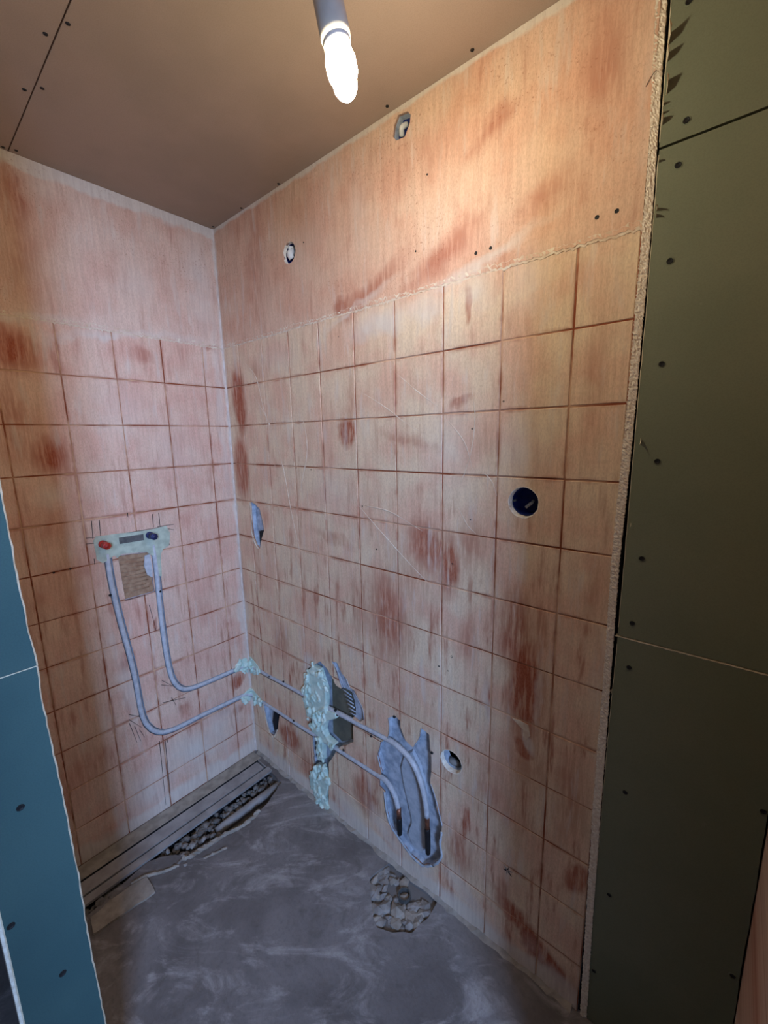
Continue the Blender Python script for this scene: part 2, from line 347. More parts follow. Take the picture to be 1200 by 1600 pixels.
# ------------------------------------------------------------------ traced places
def RP(*p): return [R2(*q) for q in p]
def LP(*p): return [L2(*q) for q in p]
pipeA_L = LP((168,866),(172,895),(179,930),(190,975),(203,1022),(213,1065),(220,1105),(229,1131),(247,1144),(272,1140),(320,1116),(360,1097),(384,1086))
pipeB_L = LP((240,852),(246,895),(250,940),(256,990),(264,1040),(273,1066),(288,1077),(310,1072),(345,1057),(385,1040))
pipeB_R = RP((392,1041),(420,1057),(450,1073),(480,1090),(510,1107),(530,1117),(560,1133),(597,1152))
pipeA_R = RP((395,1088),(430,1110),(460,1130),(490,1149),(520,1168),(550,1187),(583,1208))
pipeB_out = RP((597,1152),(622,1166),(645,1190),(660,1223),(667,1255),(669,1274))
pipeA_out = RP((583,1208),(603,1220),(617,1240),(624,1262))
CAV = RP((607,1122),(616,1118),(624,1125),(628,1145),(634,1158),(644,1168),(652,1158),(657,1138),(664,1142),(671,1148),(674,1190),(673,1225),(679,1243),(684,1268),(690,1290),(687,1318),(690,1340),(676,1352),(660,1352),(640,1335),(624,1312),(610,1290),(603,1262),(601,1238),(592,1228),(596,1205),(590,1180),(594,1160),(606,1155))
FORK = RP((519,1033),(527,1036),(534,1052),(541,1060),(547,1075),(553,1078),(566,1104),(569,1124),(562,1128),(548,1118),(541,1100),(534,1080),(528,1062))
SLIT = RP((391,784),(398,787),(406,795),(410,812),(413,828),(408,845),(406,858),(401,852),(396,838),(393,815))
SLIT2 = RP((410,1098),(425,1104),(437,1115),(434,1140),(428,1150),(421,1146),(415,1125))
CHASE = RP((478,1046),(500,1034),(512,1046),(526,1072),(546,1084),(552,1110),(552,1160),(530,1168),(514,1192),(513,1262),(492,1262),(490,1180),(484,1120))
H_SOCKET, H_TOP, H_CORNER, H_LOW = (1.221, 1.276), (.886, 2.158), (.440, 2.001), (1.043, .513)
BED = LP((184,868),(233,862),(242,925),(196,938))

# ------------------------------------------------------------------ the setting: floor and ceiling
TR = [F2(*p) for p in ((440,1222),(412,1262),(385,1285),(350,1302),(322,1318),(295,1333),(262,1338),(230,1345),(206,1368),(170,1398),(128,1440))]
trench = ragged([(.125, -.03)] + TR + [(.205, -.80), (.125, -.80)], .02, .004)
floor = obj('floor', box((-.1, -2.6, -.12), (3.45, .35, 0)), M['floor'], kind='structure')
RUB = [F2(*p) for p in ((577,1372),(608,1347),(630,1361),(655,1382),(684,1404),(668,1432),(645,1458),(612,1456),(588,1450),(580,1420))]
RUB = [(x, min(y, -.006)) for x, y in RUB]
drain_hole = [(.058, -.028), (.166, -.028), (.166, -.80), (.058, -.80)]
fc = [cutter(prism('F', trench, -.02, .055)), cutter(prism('F', drain_hole, -.021, .0601)), cutter(prism('F', ragged(RUB, .025, .004), -.022, .014))]
cut(floor, fc)

ceiling = obj('ceiling', box((-.1, -2.6, CEIL+.0125), (3.45, .35, CEIL+.11)), M['dark'], kind='structure')
def screw_mesh(pl, u, v, r=.0042, rim=None):
    bm = bmesh.new(); n = 10; s = -1
    def ring(rr, d): return [bm.verts.new(W(pl, u+rr*math.cos(2*math.pi*k/n), v+rr*math.sin(2*math.pi*k/n), d)) for k in range(n)]
    a, b, c, e = ring(r*1.15, 0.0004), ring(r*1.0, -.0009), ring(r*.75, -.0009), ring(r*.45, -.0002)
    for p, q in ((a, b), (b, c), (c, e)):
        for k in range(n): bm.faces.new((p[k], p[(k+1) % n], q[(k+1) % n], q[k]))
    bm.faces.new(e); return mesh(bm)
JY = -.578
pans = []
for a, b in (((-.05, JY+.0014), (1.75, .02)), ((-.05, -2.0), (1.75, JY-.0014)), ((1.754, -2.55), (3.44, .3))):
    pans.append(obj('panel', box((a[0], a[1], CEIL), (b[0], b[1], CEIL+.0125)), M['ceil'], ceiling))
for px, py, k in ((106,37,0),(66,138,0),(25,235,0),(71,53,1),(38,140,1),(5,230,1),(738,78,0),(333,354,0),(605,166,0),(437,288,0),(377,325,0)):
    p = un(px, py, 2, CEIL); obj('screw', screw_mesh('C', p.x, min(p.y, -.008), .0040), M['black'], pans[k])
obj('joint_strip', box((-.05, JY-.02, CEIL+.003), (1.75, JY+.02, CEIL+.0128)), M['plain'], ceiling)

# ------------------------------------------------------------------ wall_right
RX = 1.4115
wr = obj('wall_right', box((-.05, .0018, 0), (RX, .042, CEIL)), M['body'], kind='structure')
obj('backing', box((-.05, .085, 0), (RX+.004, .11, CEIL)), M['dark'], wr)
wl = obj('wall_left', box((-.042, -.806, 0), (-.0018, .003, CEIL)), M['body'], kind='structure')
obj('backing', box((-.11, -.81, 0), (-.085, .11, CEIL)), M['dark'], wl)

rc = [cutter(prism('R', ragged(CAV, .014, .0022), -.05, .021)), cutter(prism('R', FORK, -.051, .014)), cutter(prism('R', SLIT, -.052, .022)), cutter(prism('R', SLIT2, -.053, .024)),
      cutter(prism('R', ragged(CHASE, .014, .0018), -.054, .026)),
      cutter(prism('R', circle(H_SOCKET, .0345, 28, .012), -.055, .08)), cutter(prism('R', circle(H_LOW, .034, 28, .02), -.056, .08)),
      cutter(prism('R', circle(H_CORNER, .031, 22, .04), -.057, .08)),
      cutter(prism('R', RP((637,174),(642,180),(641,192),(633,214),(620,220),(614,214),(616,196),(622,180)), -.058, .08))]
bm = bmesh.new(); add_tube(bm, [W('R', u, v, .004) for u, v in [(-.01, pipeB_R[0][1]+.004)]+pipeB_R+pipeB_out[1:2]], .0125, 8); rc.append(cutter(mesh(bm)))
bm = bmesh.new(); add_tube(bm, [W('R', u, v, .004) for u, v in [(-.01, pipeA_R[0][1]+.004)]+pipeA_R+pipeA_out[1:2]], .0125, 8); rc.append(cutter(mesh(bm)))
lc = [cutter(tube(smooth_path([W('L', u, v, .004) for u, v in pipeA_L+[(-.006, pipeA_L[-1][1]-.002)]], 2), .0135, 8)),
      cutter(tube(smooth_path([W('L', u, v, .004) for u, v in pipeB_L+[(-.006, pipeB_L[-1][1]-.002)]], 2), .0135, 8)),
      cutter(prism('L', BED, -.05, .006))]
cut(wr, rc); cut(wl, lc)

def strip_mesh(pl, A, B, dA, dB, back, rows=5, amp=.0015):
    bm = bmesh.new(); n = min(len(A), len(B)); g = []
    for i in range(n):
        row = []
        for k in range(rows+1):
            t = k/rows; u = A[i][0]+(B[i][0]-A[i][0])*t; v = A[i][1]+(B[i][1]-A[i][1])*t
            d = dA+(dB-dA)*t + (random.uniform(-amp, amp) if 0 < k < rows else 0)
            row.append(bm.verts.new(W(pl, u, v, d)))
        row.append(bm.verts.new(W(pl, B[i][0], B[i][1], back)))
        row.insert(0, bm.verts.new(W(pl, A[i][0], A[i][1], back))); g.append(row)
    for i in range(n-1):
        for k in range(len(g[0])-1): bm.faces.new((g[i][k], g[i][k+1], g[i+1][k+1], g[i+1][k]))
        bm.faces.new((g[i][-1], g[i][0], g[i+1][0], g[i+1][-1]))
    bm.faces.new(g[0]); bm.faces.new(g[-1][::-1])
    return mesh(bm)
PU, PV, ZT = .15, .1488, 1.7784
def squares(pl, parent, mat, edges, skip=lambda c, r: False, cuts=()):
    cache = {}
    for r in range(12):
        z1 = ZT-PV*r; z0 = max(ZT-PV*(r+1), .001)
        for c in range(len(edges)-1):
            u0, u1 = edges[c], edges[c+1]; g = .0018
            h = z1-z0; mat = zoned({'R': 'right', 'L': 'left'}[pl], 'tile', (u0+u1)/2, (z0+z1)/2); key = (round(u1-u0, 4), round(h, 4), mat.name)
            if key not in cache:
                a = (u1-u0)/2-g; b = h/2-g; k = .0012
                bm = bmesh.new()
                A = [bm.verts.new(W(pl, s*(a-k), t*(b-k), 0) - W(pl, 0, 0, 0)) for s, t in ((-1,-1),(1,-1),(1,1),(-1,1))]
                B = [bm.verts.new(W(pl, s*a, t*b, .0012)) for s, t in ((-1,-1),(1,-1),(1,1),(-1,1))]
                C_ = [bm.verts.new(W(pl, s*a, t*b, .0045)) for s, t in ((-1,-1),(1,-1),(1,1),(-1,1))]
                bm.faces.new(A); bm.faces.new(C_[::-1])
                for i in range(4):
                    j = (i+1) % 4; bm.faces.new((A[i], B[i], B[j], A[j])); bm.faces.new((B[i], C_[i], C_[j], B[j]))
                cache[key] = mesh(bm); cache[key].materials.append(mat)
            o = obj('tile_bed_square', cache[key], mat, parent)
            o.location = W(pl, (u0+u1)/2+random.uniform(-.0005, .0005), (z0+z1)/2+random.uniform(-.0005, .0005), random.uniform(-.0008, .0006))
            cut(o, cuts)
squares('R', wr, None, [0.0]+[.1069+PU*j for j in range(9)]+[RX], cuts=rc)
squares('L', wl, None, [0.0]+[.0845+PU*j for j in range(5)]+[.803], cuts=lc)

def band(pl, u0, u1, parent, mat, cuts, amp=.004):
    n = 320; low = [(u0+(u1-u0)*k/n, ZT+.001+random.uniform(-amp, amp)*.6) for k in range(n+1)]
    o = obj('plaster_band', prism(pl, low+[(u1, CEIL-.0005), (u0, CEIL-.0005)], -.0012, .0045, .0004), mat, parent)
    obj('plaster_ridge', strip_mesh(pl, [(u, v+.007+random.uniform(0, .008)*math.sin(u*9+1)**2) for u, v in low], [(u, v-.0045+random.uniform(-.0015, .001)) for u, v in low], -.0013, -.0003, .003, 3, .0008), M['ridge'], parent)
    cut(o, cuts); return o
band('R', 0.0, RX, wr, M['bandR'], rc)
band('L', 0.0, .803, wl, M['bandL'], lc)

run_cuts()

# pale caulk run down the corner
bm = bmesh.new(); n = 110; rg = []
for k in range(n+1):
    z = CEIL*k/n; a = random.uniform(.0035, .0075)*(1.5 if z > ZT else 1); b2 = random.uniform(.003, .006)
    rg.append([bm.verts.new(q) for q in ((-.001, .001, z), (-.001, -a, z), (.0022, -a*.45, z), (b2*.5, -.0026, z), (b2, .001, z))])
for a, b2 in zip(rg, rg[1:]):
    for k in range(5): bm.faces.new((a[k], a[(k+1) % 5], b2[(k+1) % 5], b2[k]))
bm.faces.new(rg[0]); bm.faces.new(rg[-1][::-1])
obj('corner_caulk', mesh(bm), M['caulk'], wl)
# broken gypsum edge of the old wall
lft = RP((1025,0),(1022,70),(1019,125),(1016,200),(1013,245),(1007,320),(1000,400),(991,500),(982,610),(967,760),(955,880),(950,960),(944,1050),(935,1150),(926,1270),(916,1430),(906,1590))
rgt = RP((1043,0),(1038,70),(1034,125),(1029,200),(1026,245),(1021,320),(1013,420),(1005,500),(996,610),(981,760),(968,880),(962,960),(955,1050),(948,1150),(939,1270),(927,1430),(917,1590))
lft = [(lft[0][0], CEIL-.001)]+lft; rgt = [(rgt[0][0], CEIL-.001)]+rgt
lft[-1] = (lft[-1][0], .001); rgt[-1] = (rgt[-1][0], .001)
def dens(pl_, step, amp):
    out = []
    for a, b in zip(pl_, pl_[1:]):
        n = max(1, int(math.dist(a, b)/step))
        for k in range(n): t = k/n; out.append((a[0]+(b[0]-a[0])*t+random.uniform(-amp, amp), a[1]+(b[1]-a[1])*t))
    out.append(pl_[-1]); return out
NS = 800
def resample(P, n, amp):
    out = []; z0, z1 = P[0][1], P[-1][1]
    for i in range(n):
        z = z0+(z1-z0)*i/(n-1); k = 0
        while k < len(P)-2 and P[k+1][1] > z: k += 1
        a, b = P[k], P[k+1]; t = (z-a[1])/(b[1]-a[1]); out.append((a[0]+(b[0]-a[0])*t+random.uniform(-amp, amp), z))
    return out
obj('broken_edge', strip_mesh('R', resample(lft, NS, .0012), [(u-.0012, v) for u, v in resample(rgt, NS, .0008)], -.002, .002, .008, 6, .0012), M['core'], wr)

# ------------------------------------------------------------------ green boards right of the old wall
obj('gap_shadow', box((RX+.0005, .0085, 0), (1.4215, .034, CEIL)), M['dark'], wr)  # added dark filler, its colour stands in for the shade in the gap
wb = obj('wall_board', box((1.4215, .034, 0), (1.70, .06, CEIL)), M['dark'], kind='structure')
GX = 1.687
ge = resample([(1.4245, CEIL), (1.4262, 1.9), (1.4280, 1.65), (1.4285, 1.0), (1.4268, .85), (1.4272, .4), (1.4280, 0)], 120, .0005)
panels = []
for z0, z1 in ((.001, 1.0155), (1.0185, 1.8925), (1.8965, CEIL-.001)):
    e = [p for p in ge if z0 < p[1] < z1]; e = [(e[0][0], z1)]+e+[(e[-1][0], z0)]
    rgh = [(GX-.002+random.uniform(-.002, .0005), z0+(z1-z0)*k/24) for k in range(25)]
    panels.append(obj('panel', prism('R', rgh+e, .004, .0165), M['green'], wb))
for i, P in enumerate(panels):
    z0, z1 = ((.001, 1.0155), (1.0185, 1.8925), (1.8965, CEIL-.001))[i]
    e = [p for p in ge if z0 < p[1] < z1]
    if len(e) > 2: obj('paper_edge', strip_mesh('R', [(u-.0004-random.uniform(0, .0005), v) for u, v in e], [(u+.0003, v) for u, v in e], .0042, .0036, .015, 1, 0), M['paper'], P)
n = 60
e = [(1.424+(GX-1.426)*k/n, 1.0155) for k in range(n+1)]
bm = bmesh.new(); add_prism(bm, 'R', [(u, v-.0004-random.uniform(0, .0012)) for u, v in e]+[(u, v+.0012) for u, v in e[::-1]], .0034, .014)
obj('paper_edge', mesh(bm), M['paper'], panels[0])
for px, py in ((1073,188),(1060,258),(1047,408),(1034,569),(1027,721),(1003,873),(988,974),(983,1043),(977,1238),(952,1398),(928,1517),(1077,2),(1193,1268),(1145,1525)):
    p = un(px, py, 1, .004); i = 0 if p.z < 1.017 else (1 if p.z < 1.8945 else 2)
    me = screw_mesh('R', p.x, p.z, .0044); me.transform(Matrix.Translation((0, .004, 0)))
    s = obj('screw', me, M['black'], panels[i])
    bm = bmesh.new(); nn = 14; rings = []
    for rr, d in ((.0046, .0045), (.0054, .0024), (.0068, .0045)):
        rings.append([bm.verts.new(W('R', p.x+rr*math.cos(2*math.pi*k/nn), p.z+rr*math.sin(2*math.pi*k/nn), d)) for k in range(nn)])
    for a, b in zip(rings, rings[1:]):
        for k in range(nn): bm.faces.new((a[k], a[(k+1) % nn], b[(k+1) % nn], b[k]))
    obj('dimple_rim', mesh(bm, True), M['green'], panels[i])
# torn paper flaps
for px, py, ln, h, dz in ((1044,62,.022,.016,.012),(1042,90,.017,.014,.006),(1041,137,.015,.022,.010),(1036,163,.006,.006,0),(1035,177,.006,.005,0),(1034,190,.011,.012,.003),(1029,252,.006,.005,.001),(1025,327,.015,.006,0),(1024,337,.010,.008,-.002),(1000,689,.012,.012,-.006),(985,819,.008,.006,-.004),(955,1080,.006,.008,0)):
    p = un(px, py, 1, .003); i = 0 if p.z < 1.017 else (1 if p.z < 1.8945 else 2)
    bm = bmesh.new(); x, z = p.x, p.z; t = .0005
    pts = [(x, .006, z-h/2), (x, .006, z+h/2), (x+ln*.25, -ln*.5, z+h*.25+dz*.5), (x+ln*.15, -ln, z+dz), (x+ln*.2, -ln*.45, z-h*.2)]
    A = [bm.verts.new(q) for q in pts]; B = [bm.verts.new((q[0]+t, q[1], q[2])) for q in pts]
    bm.faces.new(A); bm.faces.new(B[::-1])
    for k in range(5): bm.faces.new((A[k], B[k], B[(k+1) % 5], A[(k+1) % 5]))
    obj('torn_paper', mesh(bm), M['paper'], panels[i])
for px, py, ln, dz in ((1020,118,.03,.008),):
    p = un(px, py, 1, -.002)
    obj('torn_thread', tube(smooth_path([(p.x+.005, -.003, p.z+.005), (p.x, -.004, p.z), (p.x-.005, -.003, p.z-.006), (p.x-.009, -.001, p.z-.011)], 4), .0006, 5), M['mark'], wr)

# ------------------------------------------------------------------ door wall, hall, partition
wd = obj('wall_door', box((GX, -.45, 0), (GX+.1, .12, CEIL)), M['bandR'], kind='structure')
obj('jamb_wall', box((GX, -2.0, 0), (GX+.1, -1.32, CEIL)), M['plain'], wd)
obj('lintel', box((GX, -1.32, 1.93), (GX+.1, -.45, CEIL)), M['plain'], wd)
obj('wall_back', box((-.05, -2.1, 0), (GX+.1, -2.0, CEIL)), M['plain'], kind='structure')
obj('wall_far', box((-.1, -2.0, 0), (0, -.908, CEIL)), M['plain'], kind='structure')
obj('wall_hall_side', box((GX+.1, .25, 0), (3.4, .35, CEIL)), M['plain'], kind='structure')
obj('wall_hall_end', box((GX+.1, -2.6, 0), (3.4, -2.5, CEIL)), M['plain'], kind='structure')
wh = obj('wall_window', box((3.3, WIN_Y+WIN_W/2, 0), (3.4, .25, CEIL)), M['plain'], kind='structure')
obj('wall_pier', box((3.3, -2.5, 0), (3.4, WIN_Y-WIN_W/2, CEIL)), M['plain'], wh)
obj('wall_sill', box((3.3, WIN_Y-WIN_W/2, 0), (3.4, WIN_Y+WIN_W/2, WIN_Z-WIN_H/2)), M['plain'], wh)
obj('wall_head', box((3.3, WIN_Y-WIN_W/2, WIN_Z+WIN_H/2), (3.4, WIN_Y+WIN_W/2, CEIL)), M['plain'], wh)
bm = bmesh.new()
a0, a1, b0, b1 = WIN_Y-WIN_W/2, WIN_Y+WIN_W/2, WIN_Z-WIN_H/2, WIN_Z+WIN_H/2
for p, q in (((a0, b0), (a0+.04, b1)), ((a1-.04, b0), (a1, b1)), ((a0+.04, b0), (a1-.04, b0+.04)), ((a0+.04, b1-.04), (a1-.04, b1))):
    add_box(bm, (3.31, p[0], p[1]), (3.35, q[0], q[1]))
obj('window_1', mesh(bm), M['frame'], kind='structure')

PY0, PY1 = -.8055, -.9000
wp = obj('wall_partition', box((.0, PY1-.004, 0), (PX-.013, PY0, CEIL)), M['core'], kind='structure')
pe = resample([(.806, CEIL), (.807, 1.33), (.805, 1.16), (.8035, 1.11), (.801, 1.09), (.8035, 1.03), (.800, .85), (.7975, .69), (.799, .5), (.797, .32), (.799, 0)], 160, .0008)
pb = []
for z0, z1 in ((.001, 1.0735), (1.0755, CEIL-.001)):
    e = [p for p in pe if z0 < p[1] < z1]; e = [(e[0][0], z1)]+e+[(e[-1][0], z0)]
    P = obj('panel', prism('P', e+[(.8985, z0), (.8985, z1)], 0, .0125), M['end'], wp); pb.append(P)
    A = [(u-.0010-random.uniform(0, .0010), v) for u, v in e]; 
    obj('paper_edge', strip_mesh('P', A, [(u+.0006, v) for u, v in e], .0008, -.0006, .0125, 1, 0), M['paper'], P)
    obj('paper_edge', prism('P', [(.8982, z0), (.9, z0), (.9, z1), (.8982, z1)], -.0005, .0125), M['paper'], P)
obj('paper_edge', prism('P', [(.801, 1.0736), (.899, 1.0736), (.899, 1.0750), (.801, 1.0750)], -.0002, .012), M['paper'], pb[0])
for px, py in ((32,1262),(17,1447),(98,1521)):
    p = un(px, py, 0, PX); obj('screw', screw_mesh('P', -p.y, p.z, .0052), M['black'], pb[0])

# ------------------------------------------------------------------ wall details
def dots(pl, fn, lst, parent):
    for px, py, r in lst:
        u, v = fn(px, py); d = -.0013 if v > ZT else 0
        me = screw_mesh(pl, u, v, r); me.transform(Matrix.Translation(W(pl, 0, 0, d)))
        obj('wall_plug', me, M['black'], parent)
dots('R', R2, ((744,396,.0034),(767,388,.0034),(933,340,.0036),(964,330,.0036),(650,393,.002),(787,627,.002),(738,670,.0022),(735,812,.0018),(707,881,.0022),(706,1026,.0034),(686,1041,.0022),(700,1048,.0022),(463,731,.0018),(486,734,.0018),(566,791,.0018),(529,526,.0018),(588,858,.0022),(588,984,.0022),(668,273,.002),(475,379,.002)), wr)
dots('L', L2, ((110,889,.003),(84,895,.003)), wl)
bm = bmesh.new()
for a, b in (((143,814),(145,842)),((155,813),(157,840)),((238,803),(240,824)),((248,801),(250,822)),((246,823),(272,819)),((262,826),(272,828)),((134,841),(148,840)),((135,850),(148,849)),((261,835),(265,852)),((147,873),(148,882)),
             ((253,1063),(272,1073)),((252,1070),(268,1072)),((201,1116),(219,1120)),((201,1124),(222,1137)),((268,1090),(275,1102)),((254,1098),(290,1090)),((202,1130),(214,1160)),((210,1134),(220,1158)),((218,1140),(226,1152)),((262,1160),(260,1150)),
             ((258,1158),(266,1240)),((249,1158),(259,1258)),((233,945),(244,985)),((150,841),(260,822)),((199,801),(200,808)),((196,938),(232,929))):
    A, B = Vector(L2(*a)), Vector(L2(*b)); t = (B-A).normalized(); nrm = Vector((-t.y, t.x))*.0009
    add_prism(bm, 'L', [tuple(A-nrm), tuple(B-nrm*.5), tuple(B+nrm*.5), tuple(A+nrm)], -.0012, .001)
obj('pencil_marks', mesh(bm), M['mark'], wl, label='dark pencil lines around the pipe chases')
# trowel ridges of old adhesive
for pts in (((383,568),(400,590),(412,640),(425,680),(430,735)),((385,600),(420,660),(440,720),(455,800),(468,860)),((560,790),(590,825),(630,870),(668,910)),((618,582),(650,610),(690,640)),((560,610),(600,635),(640,665),(690,690)),((735,590),(742,650),(735,710),(716,765)),((693,650),(725,690),(740,740)),((752,735),(768,752),(776,775)),((570,790),(610,800),(660,830)),((470,640),(480,700),(470,760)),((715,790),(730,820),(745,835))):
    path = smooth_path([W('R', *R2(*p), .0004) for p in pts], 5)
    obj('adhesive_ridge', tube(path, [.0013*math.sin(math.pi*(i+1)/(len(path)+1))+.0003 for i in range(len(path))], 5), M['ridge'], wr)
# fork-shaped breakout: trowel grooves; brown bed under the mixer
for k in range(6):
    a, b = R2(531+k*2.4, 1079+k*7.5), R2(545+k*1.6, 1090+k*6.4)
    obj('groove_ridge', tube([W('R', *a, .0135), W('R', *b, .0135)], .0022, 6), M['body'], wr)
for k in range(9):
    t = .12+.09*k; a = Vector(BED[0]).lerp(Vector(BED[3]), t); b = Vector(BED[1]).lerp(Vector(BED[2]), t)
    a = a.lerp(b, .04); q = a.lerp(b, random.uniform(.72, .95))
    obj('bed_ridge', tube([W('L', *a, .005), W('L', *a.lerp(q, .5), .0045), W('L', *q, .005)], .0022, 6, jit=.2), M['brownbed'], wl)
obj('brown_bed', prism('L', [tuple(Vector(BED[i]).lerp((Vector(BED[0])+Vector(BED[2]))/2, .03)) for i in range(4)], .0048, .008), M['brownbed'], wl, label='brown ridged bed exposed below the mixer bracket')
SLB = RP((629,1180),(640,1176),(652,1200),(661,1232),(664,1270),(664,1330),(655,1340),(640,1328),(634,1310),(640,1288),(634,1262),(626,1225),(622,1200))
obj('adhesive_layer', prism('R', ragged(SLB, .012, .0015), .0125, .0215, .04), M['adhesive'], wr)
obj('adhesive_layer', prism('R', ragged(RP((632,1150),(640,1165),(648,1165),(655,1150),(650,1140),(636,1146)), .01, .0015), .006, .0215, .1), M['adhesive'], wr)
obj('chase_back', prism('R', RP((512,1062),(526,1076),(545,1088),(551,1112),(551,1158),(528,1164),(514,1150)), .0225, .0262), M['olive'], wr)
for pts, rr in ((((391,785),(393,805),(393,822),(395,838),(399,849),(404,857)), .0022), (((411,1100),(414,1114),(418,1132),(422,1144),(427,1152)), .0020), (((434,1140),(430,1148),(428,1152)), .0022)):
    path = smooth_path([W('R', *R2(*p), -.001) for p in pts], 4); obj('torn_edge', tube(path, rr, 6, jit=.35), M['ridge'], wr)
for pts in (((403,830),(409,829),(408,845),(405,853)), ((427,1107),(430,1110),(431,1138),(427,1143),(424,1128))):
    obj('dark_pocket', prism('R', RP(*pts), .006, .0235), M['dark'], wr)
for pts, rr in ((((601,1238),(604,1264),(611,1290),(626,1313),(642,1335),(660,1352),(676,1352)), .0035), (((673,1225),(680,1245),(686,1268),(691,1290)), .0018), (((607,1122),(609,1138),(606,1155)), .0016), (((590,1180),(593,1192),(597,1206)), .0022), (((676,1352),(690,1340),(688,1318),(690,1300)), .0040),
                (((519,1033),(526,1045),(533,1060),(538,1075)), .0022), (((541,1060),(547,1075)), .0018), (((552,1080),(566,1106),(569,1124)), .0012)):
    path = smooth_path([W('R', *R2(*p), -.0005) for p in pts], 4); obj('torn_edge', tube(path, rr, 6, jit=.5), M['adhesive'], wr)
c = R2(793, 1360)
for k in range(6):
    a = k*1.05+.3; l_ = random.uniform(.010, .018); dx, dz = math.cos(a), math.sin(a)
    obj('chip_ray', prism('R', [(c[0]+dx*.003-dz*.0018, c[1]+dz*.003+dx*.0018), (c[0]+dx*.003+dz*.0018, c[1]+dz*.003-dx*.0018), (c[0]+dx*l_, c[1]+dz*l_)], -.0012, .001), M['mark'] if k % 2 else M['rubble'], wr)
obj('plaster_chip', prism('R', RP((800,1121),(812,1125),(826,1132),(829,1150),(822,1157),(817,1150),(818,1140),(808,1130)), -.0016, .002, .05), M['ridge'], wr)
FIL = LP((146,845),(150,838),(180,834),(220,830),(260,822),(265,832),(264,852),(254,858),(251,866),(252,900),(246,900),(244,868),(238,868),(228,862),(205,864),(190,866),(184,872),(178,868),(160,880),(151,874))
obj('filler_patch', prism('L', ragged(FIL, .02, .0012), -.0016, .002), M['filler'], wl, label='pale green filler plastered around the mixer outlets')
for a in (LP((226,868),(234,866),(238,890),(238,902),(230,898),(225,884)),):
    obj('filler_patch', prism('L', a, -.0022, .002), M['pipe'], wl)

# ------------------------------------------------------------------ mixer outlets
mb = empty('mixer_bracket', W('L', *L2(205, 843)), label='grey steel bracket with red and blue plugged outlets on left wall', category='bracket')
b0 = L2(186, 845); b1 = L2(224, 839)
bp = keep(obj('bracket_plate', prism('L', [(b0[0], b0[1]-.011), (b1[0], b1[1]-.011), (b1[0], b1[1]+.011), (b0[0], b0[1]+.011)], -.0032, -.0008), M['steel']), mb)
for px, py, m, nm in ((160, 850, 'redplug', 'red_plug'), (233, 836, 'blueplug', 'blue_plug')):
    u, v = L2(px, py); prof = [(-.004, .0125), (.012, .0125), (.0122, .0098), (.026, .0098), (.0262, .0116), (.046, .0116), (.0466, .0108), (.0467, .0076), (.026, .007)]
    q = keep(obj(nm, lathe(W('L', u, v, 0), (1, 0, 0), prof, 18), M[m]), mb)
    obj('bore', lathe(W('L', u, v, 0), (1, 0, 0), [(.0405, .0070), (.0415, .0070)], 14), M['black'], q)

# ------------------------------------------------------------------ water pipes
def pipe(name, Lp, Rp, Op, label, e0, e1):
    pts = [W('L', u, v, .006) for u, v in Lp[:-1]]
    lu, lv = Lp[-1]; ru, rv = Rp[0]
    pts += [W('L', .03, Lp[-2][1]*.25+lv*.75, .006), Vector((.004, -.006, (lv+rv)/2)), W('R', ru+.004, rv, .005)]
    pts += [W('R', u, v, .006) for u, v in Rp[1:-1]]
    pts += [W('R', u, v, d) for (u, v), d in zip(Op, [.004, .000, -.003, -.005, -.006, -.006])]
    t = empty(name, pts[0], label=label, category='pipe')
    keep(obj('tube', tube(smooth_path(pts, 4), .0088, 12), M['pipe']), t)
    a = W('R', *R2(*e0), -.006); b = W('R', *R2(*e1), -.008); d = b-a; l = d.length
    c = keep(obj('copper_end', lathe(a-d*.10, d, [(0, .0078), (l*.42, .0078)], 12), M['copper']), t)
    obj('end_valve', lathe(a+d*.30, d, [(0, .0086), (.006, .0092), (l*.5, .0088), (l*.66, .0078), (l*.70, .0045)], 12), M['black'], c)
    return t
pipe('water_pipe', pipeB_L, pipeB_R, pipeB_out, 'grey water pipe running from the blue plug, upper one around the corner', (669,1274), (671,1332))
pipe('water_pipe', pipeA_L, pipeA_R, pipeA_out, 'grey water pipe running from the red plug, lower one around the corner', (625,1264), (627,1302))
# small dark clips along the chases
for px, py, s in ((172,930,'L'),(250,924,'L'),(421,1057,'R'),(443,1065,'R'),(459,1126,'R'),(524,1110,'R'),(527,1117,'R'),(580,1150,'R'),(537,1172,'R'),(616,1120,'R'),(675,1176,'R')):
    u, v = (L2 if s == 'L' else R2)(px, py)
    obj('fixing_clip', lathe(W(s, u, v, .004), W(s, 0, 0, -1), [(0, .0045), (.006, .0045), (.0075, .003)], 8), M['black'], wl if s == 'L' else wr)

